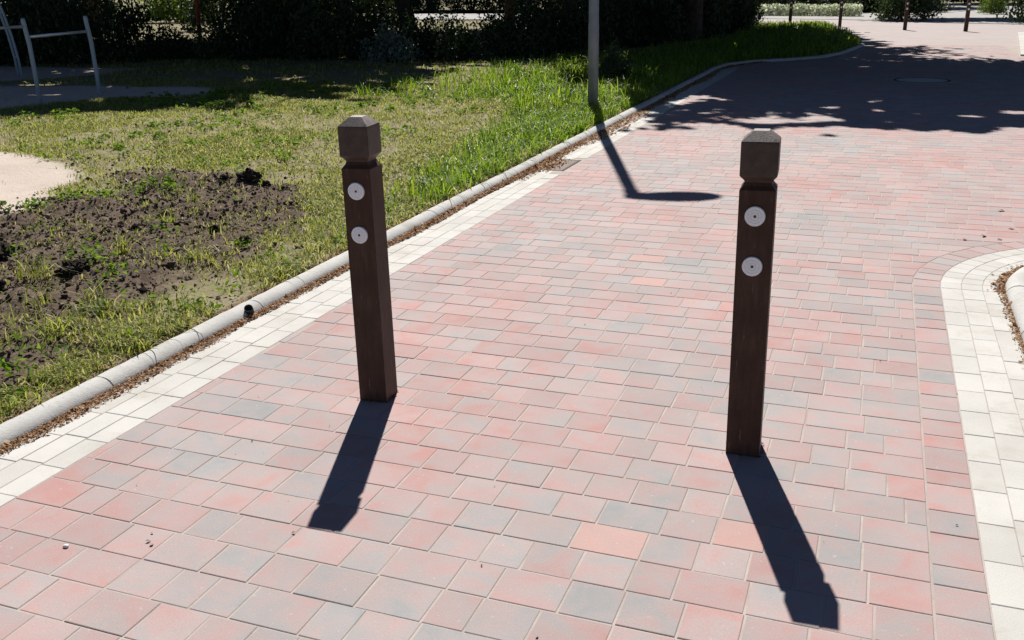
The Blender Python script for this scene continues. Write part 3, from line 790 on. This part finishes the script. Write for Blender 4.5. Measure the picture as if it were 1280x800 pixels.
# lush tall grass along the kerb near the lamp and under the trees
GX, GY, GH, GW = [], [], [], []
def lush(X, Y):
    e = kerb_x(Y) - X
    return np.clip(1.2 - e / (.40 + .16 * np.maximum(Y - 5.5, 0)), 0, 1) * sstep(5.0, 7.0, Y) * np.clip(.75 + fbm(X, Y, 1.2, 33, 3) * 1.1, .1, 1)
put(*spots(9000, -5.6, -2.75, 5, 12.5, lush), 10, .045, .088, .40, .0085)
put(*spots(7500, -7.5, -.6, 11.5, 25, lambda X, Y: np.clip(1.2 - (kerb_x(Y) - X) / 3.6, 0, 1)), 9, .07, .12, .38, .013)
put(*spots(2200, -5, -.4, 22, 34, lambda X, Y: np.clip(1.3 - (kerb_x(Y) - X) / 2.6, 0, 1)), 9, .11, .13, .35, .022)
wx = np.array([-3.25, -3.05, -3.4, -3.6, -3.9, -4.2, -3.3, -4.5, -3.75, -3.95, -4.9, -5.1]); wy = np.array([11.3, 11.6, 10.9, 11.8, 12.2, 12.6, 12.4, 13.0, 10.6, 11.2, 12.4, 13.4])
put(np.repeat(wx, 4) + rng.normal(0, .12, 48), np.repeat(wy, 4) + rng.normal(0, .12, 48), 14, .06, .22, .3, .012)
blades('tall_grass', *[np.concatenate(q) for q in (GX, GY, GH, GW)], M['lush'], 'lush tall green grass along the kerb around the lamp post', .65)
# broad leaved weeds
def leafset(C, U, S, aspect=.55):
    """diamond leaves folded along the midrib: C centres, U directions"""
    n = len(C); U = U / (np.linalg.norm(U, axis=1, keepdims=True) + 1e-9); W = rng.normal(0, 1, (n, 3)); W -= (W * U).sum(1, keepdims=True) * U
    W /= np.linalg.norm(W, axis=1, keepdims=True) + 1e-9; N = np.cross(U, W); S = np.asarray(S).reshape(-1, 1)
    P = [C - U * S * .5, C + W * S * aspect * .5 + N * S * .10 - U * S * .06, C + U * S * .5 - N * S * .08, C - W * S * aspect * .5 + N * S * .10 - U * S * .06]
    V = np.stack(P, 1).reshape(-1, 3); b = np.arange(n)[:, None] * 4
    return V, np.concatenate([b + np.array((0, 1, 2)), b + np.array((0, 2, 3))])
cx, cy = spots(3000, -9.5, -2.75, 1.6, 13, lambda X, Y: np.clip(.12 + fbm(X, Y, .9, 51, 2) * 1.1, 0, .8) * (1 - .6 * masks(X, Y)[0]) * (1 - .9 * masks(X, Y)[1]))
ex = np.array([-5.0, -5.15, -5.3, -5.0, -5.35, -4.95, -5.2, -5.45, -3.2, -3.3, -3.15]); ey = np.array([5.6, 5.3, 5.2, 5.9, 5.0, 5.75, 5.5, 4.8, 2.6, 2.75, 2.45])
cx = np.concatenate([cx, np.repeat(ex, 5) + rng.normal(0, .09, 55)]); cy = np.concatenate([cy, np.repeat(ey, 5) + rng.normal(0, .09, 55)])
x, y, i = tufts(cx, cy, 12, .035); zz = height(x, y) + rng.uniform(.01, .07, len(x))
ok = x < kerb_x(y) - .1; x, y, zz = x[ok], y[ok], zz[ok]
V, T = leafset(np.stack([x, y, zz], -1), np.stack([rng.normal(0, 1, len(x)), rng.normal(0, 1, len(x)), rng.normal(.2, .4, len(x))], -1), rng.uniform(.018, .045, len(x)) * np.clip(y / 6, 1, 1.7))
tag(mesh_np('weeds', V, [T], M['weed']), 'small broad leaved weeds scattered through the verge', 'weeds', kind='stuff')
# corner verge grass (right edge)
n = 2500; x = rng.uniform(.80, 2.2, n); y = rng.uniform(3.2, 5.8, n); k = (np.hypot(np.minimum(x - CX, 0), np.maximum(y - CY, 0)) < RK - .13) ; x, y = x[k], y[k]
blades('corner_grass', x, y, rng.lognormal(-3, .3, len(x)), np.full(len(x), .005), M['grass'], 'short grass inside the kerbed corner', z=np.full(len(x), .026))

# ------------------------------------------------------------------ trees: crowns shaped so that their shade falls where the photo shows it
SHADE = [(-70, 7.6), (-14, 8.0), (-10.6, 8.4), (-9.4, 8.9), (-7.9, 9.4), (-7.2, 10.4), (-6.6, 12.3), (-7.3, 16.2), (-5.0, 16.7), (-4.5, 14.6), (-3.9, 13.0), (-3.1, 11.9), (-2.62, 11.0), (-2.2, 10.3), (-1.6, 10.5),
         (-.8, 10.3), (-.4, 10.8), (.4, 9.9), (1.1, 10.6), (1.6, 11.6), (2.4, 12.3), (5, 11.5), (9, 11.5), (9, 17.5), (4.5, 18.6), (2.4, 20.2), (1.43, 21.8), (.72, 23.2), (-.2, 24.6), (-.45, 26.0), (-.85, 28), (-1.25, 30.3), (-2.2, 32.8), (-5, 35), (-9, 37.5), (-70, 38)]
KS = (math.cos(ELEV) / math.sin(ELEV)) * np.array([-math.sin(AZ), -math.cos(AZ)])   # ground shift per metre of height
def tree(base, c, rad, label, tr=.17, nclump=220, per=120, leaf=.27, prune=True, group=None, mat='crown', sig=.45):
    root = empty('tree', (base[0], base[1], 0)); tag(root, label, 'tree', group)
    O = np.array([base[0], base[1], 0.])
    d = rng.normal(0, 1, (nclump, 3)); d /= np.linalg.norm(d, axis=1, keepdims=True); rr = rng.random((nclump, 1)) ** .42
    K = np.array(c) + d * rr * np.array(rad)
    P = np.repeat(K, per, 0) + rng.normal(0, 1, (nclump * per, 3)) * np.array((sig, sig, sig * .6)) * np.repeat(rng.uniform(.6, 1.25, (nclump, 1)), per, 0)
    P = P[P[:, 2] > 1.9]
    if prune:
        gx, gy = P[:, 0] + KS[0] * P[:, 2], P[:, 1] + KS[1] * P[:, 2]
        sdist = inpoly_sd(gx, gy, SHADE) + fbm(gx, gy, .8, 17, 3) * .7 + fbm(gx * .45, gy, 4, 19, 2) * .35
        hole = (fbm(gx, gy, 2.1, 23, 3) > np.where(gx < -4.5, .44, .50)) | ((sdist < 1.5) & (fbm(gx, gy, 2.2, 27, 2) > .08 + .24 * sdist))
        P = P[((sdist > 0) & ~hole) | ((sdist > -.6) & (fbm(gx, gy, 1.9, 29, 2) > .30) & (rng.random(len(P)) < .5))]
    V, T = leafset(P - O, rng.normal(0, 1, (len(P), 3)) * (1, 1, .6), rng.uniform(.7, 1.3, len(P)) * leaf, .72)
    mesh_np('crown', V, [T], M[mat], root)
    bm = bmesh.new(); C = Vector(c) - Vector(O)
    b1 = Vector((C.x * .1 + random.gauss(0, .08), C.y * .1, 1.2)); b2 = Vector((C.x * .35, C.y * .35, 2.6)); b3 = Vector((C.x * .75, C.y * .75, C.z * .72))
    tube(bm, [(0, 0, -.1), (0, 0, .12), b1, b2, b3, C + Vector((0, 0, rad[2] * .5))], [tr * 1.5, tr * 1.15, tr, tr * .9, tr * .6, tr * .15], 14)
    for k in range(7):
        q = K[(k * 17) % len(K)] - O; s = b2.lerp(b3, .15 + .12 * k)
        gx, gy = q[0] + O[0] + KS[0] * q[2], q[1] + O[1] + KS[1] * q[2]
        if prune and inpoly_sd(np.array([gx]), np.array([gy]), SHADE)[0] < .3: continue
        m = s.lerp(Vector(q), .5) + Vector((0, 0, .25)); tube(bm, [s, m, q], [tr * .42, tr * .26, tr * .07], 8)
    mesh_bm('trunk', bm, M['bark'], root, smooth=True)
    return root
tree((-12.9, 19.2), (-11.6, 15.6, 6.3), (3.8, 3.8, 3.4), 'tree with dark trunk at the wood edge behind the climbing arch')
tree((-18.5, 18.5), (-17.2, 16.2, 6.4), (4.5, 4.2, 3.6), 'tree shading the sand pit, out at the left end of the wood')
tree((-10.1, 20.8), (-9.2, 16.6, 6.2), (3.6, 4.0, 3.3), 'tree with a dark trunk in the wood, right of the thin red post')
tree((-14.6, 25.5), (-14.2, 24.4, 6.8), (4.6, 4.2, 3.8), 'tree deep in the wood behind the climbing arch')
tree((-7.4, 23.8), (-8.0, 26.0, 6.8), (4.2, 4.2, 3.8), 'tree whose dark trunk crosses the bright gap above the low hedge')
tree((-4.45, 24.6), (-2.7, 20.6, 6.1), (4.4, 6.0, 3.4), 'tree leaning over the lane, its dark trunk just right of the lamp post', .24, 300, 130)
tree((-4.0, 29.5), (-2.9, 31.2, 6.0), (3.4, 5.0, 3.0), 'tree with dark trunk at the tip of the verge behind the leaning tree', .2, 250, 130)
tree((6.4, 24.0), (2.9, 20.4, 6.0), (4.6, 5.2, 3.3), 'tree beyond the right edge casting shade across the lane', .2, 320, 130)
tree((-23.2, 25.0), (-20.5, 24, 6.8), (4.8, 4.4, 3.8), 'tree at the back left of the wood')
tree((-11.6, 31), (-11.5, 30.5, 6.8), (4.6, 4.2, 3.6), 'tree at the back of the wood left of the bright gap')
tree((-1.2, 25.9), (-1.0, 23.6, 5.6), (2.4, 2.6, 2.4), 'slim tree at the grass tip whose crown darkens the lane', .09, 110, 110) if False else None
FT = [((-9, 55), (-9, 55, 4.5), (5, 3, 4.2)), ((-1.5, 57), (-1.5, 57, 4.3), (4.5, 3, 4.1)), ((10.5, 57), (10.5, 57, 4.6), (4.5, 3.5, 4.3)), ((5.2, 65), (5, 65, 4.5), (5, 3, 4.3)), ((-18, 57), (-18, 57, 5), (5, 3, 4.6)), ((-27, 58), (-27, 58, 5), (5, 3, 4.6))]
FL = ['dark tree across the street behind the pale flowers', 'dark tree across the street behind the round bush', 'dark tree across the street right of the path opening', 'dark tree closing the far end of the path opening', 'dark tree across the street seen through the bright gap in the wood', 'dark tree across the street at far left beyond the wood']
for (b, c, r), lab in zip(FT, FL):
    tree(b, c, r, lab, .2, 120, 75, .42, False, 'trees across the far street', sig=.7)
tree((8.5, 44), (2.8, 43.0, 5.0), (4.6, 1.5, 1.1), 'leaning tree out beyond the right edge, shading the far street', .2, 130, 90, .3, False, sig=.4)

# ------------------------------------------------------------------ shrubs
def shrub_meshes(seed, n, leaf, mat):
    d = rng.normal(0, 1, (60, 3)); d[:, 2] = np.abs(d[:, 2]) * 1.0; d /= np.linalg.norm(d, axis=1, keepdims=True)
    K = d * (.55 + .45 * rng.random((60, 1))) * np.array((.85, .75, .95)); K[:, 2] += .02
    P = np.repeat(K, n // 60, 0) + rng.normal(0, .12, (n // 60 * 60, 3)); P = P[P[:, 2] > .03]
    V, T = leafset(P, rng.normal(0, 1, (len(P), 3)), rng.uniform(.6, 1.35, len(P)) * leaf, .6)
    f = mesh_np('foliage', V, [T], M[mat])
    bm = bmesh.new()
    for k in range(7):
        a = k * .9 + seed; t = Vector((math.cos(a) * .45, math.sin(a) * .4, .75)); tube(bm, [(math.cos(a) * .05, math.sin(a) * .05, -.05), t * .5 + Vector((0, 0, .1)), t], [.022, .015, .005], 6)
    s = mesh_bm('stems', bm, M['bark'], smooth=True)
    return f, s
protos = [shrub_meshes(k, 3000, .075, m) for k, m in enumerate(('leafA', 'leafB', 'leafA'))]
used = set()
def shrub(x, y, w, h, kind, label, group='dark shrubs along the wood edge'):
    root = empty('shrub', (x, y, 0), random.uniform(0, 6.28)); tag(root, label, 'shrub', group)
    for o in protos[kind]:
        if o.name in used: c = o.copy(); COL.objects.link(c)
        else: c = o; used.add(o.name)
        c.parent = root; c.scale = (w, w, h)
    return root
EDGE = [(-19, 13.6), (-16.2, 15.3), (-13.9, 16.9), (-11.9, 17.4), (-10.3, 17.5), (-9.0, 17.5), (-8.0, 17.7), (-7.0, 18.5), (-6.2, 19.9), (-5.5, 22), (-4.9, 24.8), (-4.5, 27.5), (-4.3, 30), (-4.6, 33)]
E2 = resample(EDGE, .95)
lab0 = 'dark leafy shrub lost in deep shade along the wood edge'
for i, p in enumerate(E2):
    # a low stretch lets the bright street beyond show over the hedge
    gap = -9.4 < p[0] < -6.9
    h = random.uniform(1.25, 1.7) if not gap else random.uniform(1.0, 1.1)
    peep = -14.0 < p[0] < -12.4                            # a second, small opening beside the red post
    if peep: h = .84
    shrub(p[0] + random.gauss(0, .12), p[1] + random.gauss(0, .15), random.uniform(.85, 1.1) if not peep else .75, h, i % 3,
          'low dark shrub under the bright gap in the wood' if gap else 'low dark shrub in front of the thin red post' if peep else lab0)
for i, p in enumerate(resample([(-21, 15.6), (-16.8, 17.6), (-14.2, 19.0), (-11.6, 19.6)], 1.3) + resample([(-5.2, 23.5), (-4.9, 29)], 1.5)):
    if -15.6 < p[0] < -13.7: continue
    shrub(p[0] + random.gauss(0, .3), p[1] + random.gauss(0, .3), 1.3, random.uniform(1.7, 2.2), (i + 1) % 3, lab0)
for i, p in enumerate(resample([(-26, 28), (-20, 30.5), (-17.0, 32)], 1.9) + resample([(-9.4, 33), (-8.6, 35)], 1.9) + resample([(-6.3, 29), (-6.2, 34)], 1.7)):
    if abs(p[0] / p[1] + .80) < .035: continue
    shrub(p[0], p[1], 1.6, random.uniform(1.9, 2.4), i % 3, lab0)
shrub(-3.72, 14.3, .34, .62, 1, 'tall weedy bush standing in the grass just right of the lamp post', None)
PALE = (-8.55, 16.6, .70, .80)
# sunlit bushes and beds across the far paving
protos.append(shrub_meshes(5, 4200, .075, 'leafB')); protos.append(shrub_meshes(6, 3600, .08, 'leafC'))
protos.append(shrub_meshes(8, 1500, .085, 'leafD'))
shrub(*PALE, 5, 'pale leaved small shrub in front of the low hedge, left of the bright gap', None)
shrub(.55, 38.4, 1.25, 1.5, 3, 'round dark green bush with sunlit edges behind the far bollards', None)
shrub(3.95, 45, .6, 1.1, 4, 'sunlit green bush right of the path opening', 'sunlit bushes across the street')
shrub(-31.3, 39.2, 2.4, 2.7, 4, 'sunlit yellow green bush glimpsed through the wood at upper left', 'sunlit bushes across the street')
shrub(-2.3, 47, 1.6, 1.5, 2, 'dark shrub behind the far flower bed', None)
shrub(-5.2, 46.5, 1.6, 1.6, 0, 'dark shrub at the left end behind the far flower bed', None)
shrub(1.6, 47.5, 1.1, 1.0, 2, 'dark low shrub left of the path opening', None)
shrub(4.75, 36.2, 1.65, 2.7, 0, 'big dark bush at the top right corner beside the far paving', None)
for i, p in enumerate(resample([(-34, 54.5), (-11, 53.5)], 2.3) + resample([(-9, 51), (0.6, 50)], 1.6)):
    shrub(p[0], p[1], 1.7, random.uniform(1.7, 2.1), i % 3, 'dark shrub in the row across the far street', 'dark shrubs across the far street')
for p in ((2.6, 64), (4.2, 64.5), (5.8, 64), (7.4, 63), (7.0, 54), (8.6, 53)):
    shrub(p[0], p[1], 1.7, 2.0, 2, 'dark shrub closing the far end of the path opening', 'dark shrubs at the end of the path')
n = 5200; x = rng.uniform(-5.6, -1.0, n); y = 43.3 + rng.random(n) * 1.2 - .35 * (x + 3); zz = rng.random(n) ** .8 * (.42 + .12 * fbm(x, y, 2, 5, 2))
V, T = leafset(np.stack([x, y, zz], -1), rng.normal(0, 1, (n, 3)) + (0, 0, .6), rng.uniform(.06, .15, n), .7)
tag(mesh_np('flower_bed', V, [T], M['bloom']), 'low bed of pale flowers behind the far bollards', 'flower bed', kind='stuff')
bm = bmesh.new(); tube(bm, [(0, 0, -.1), (.03, 0, 1.1), (.07, .02, 2.2)], .045, 10); rp = mesh_bm('post', bm, M['redbark'], smooth=True); rp.name = 'red_post'; rp.location = (-14.95, 19.4, 0)
tag(rp, 'thin red post showing between dark trunks in the wood', 'post')
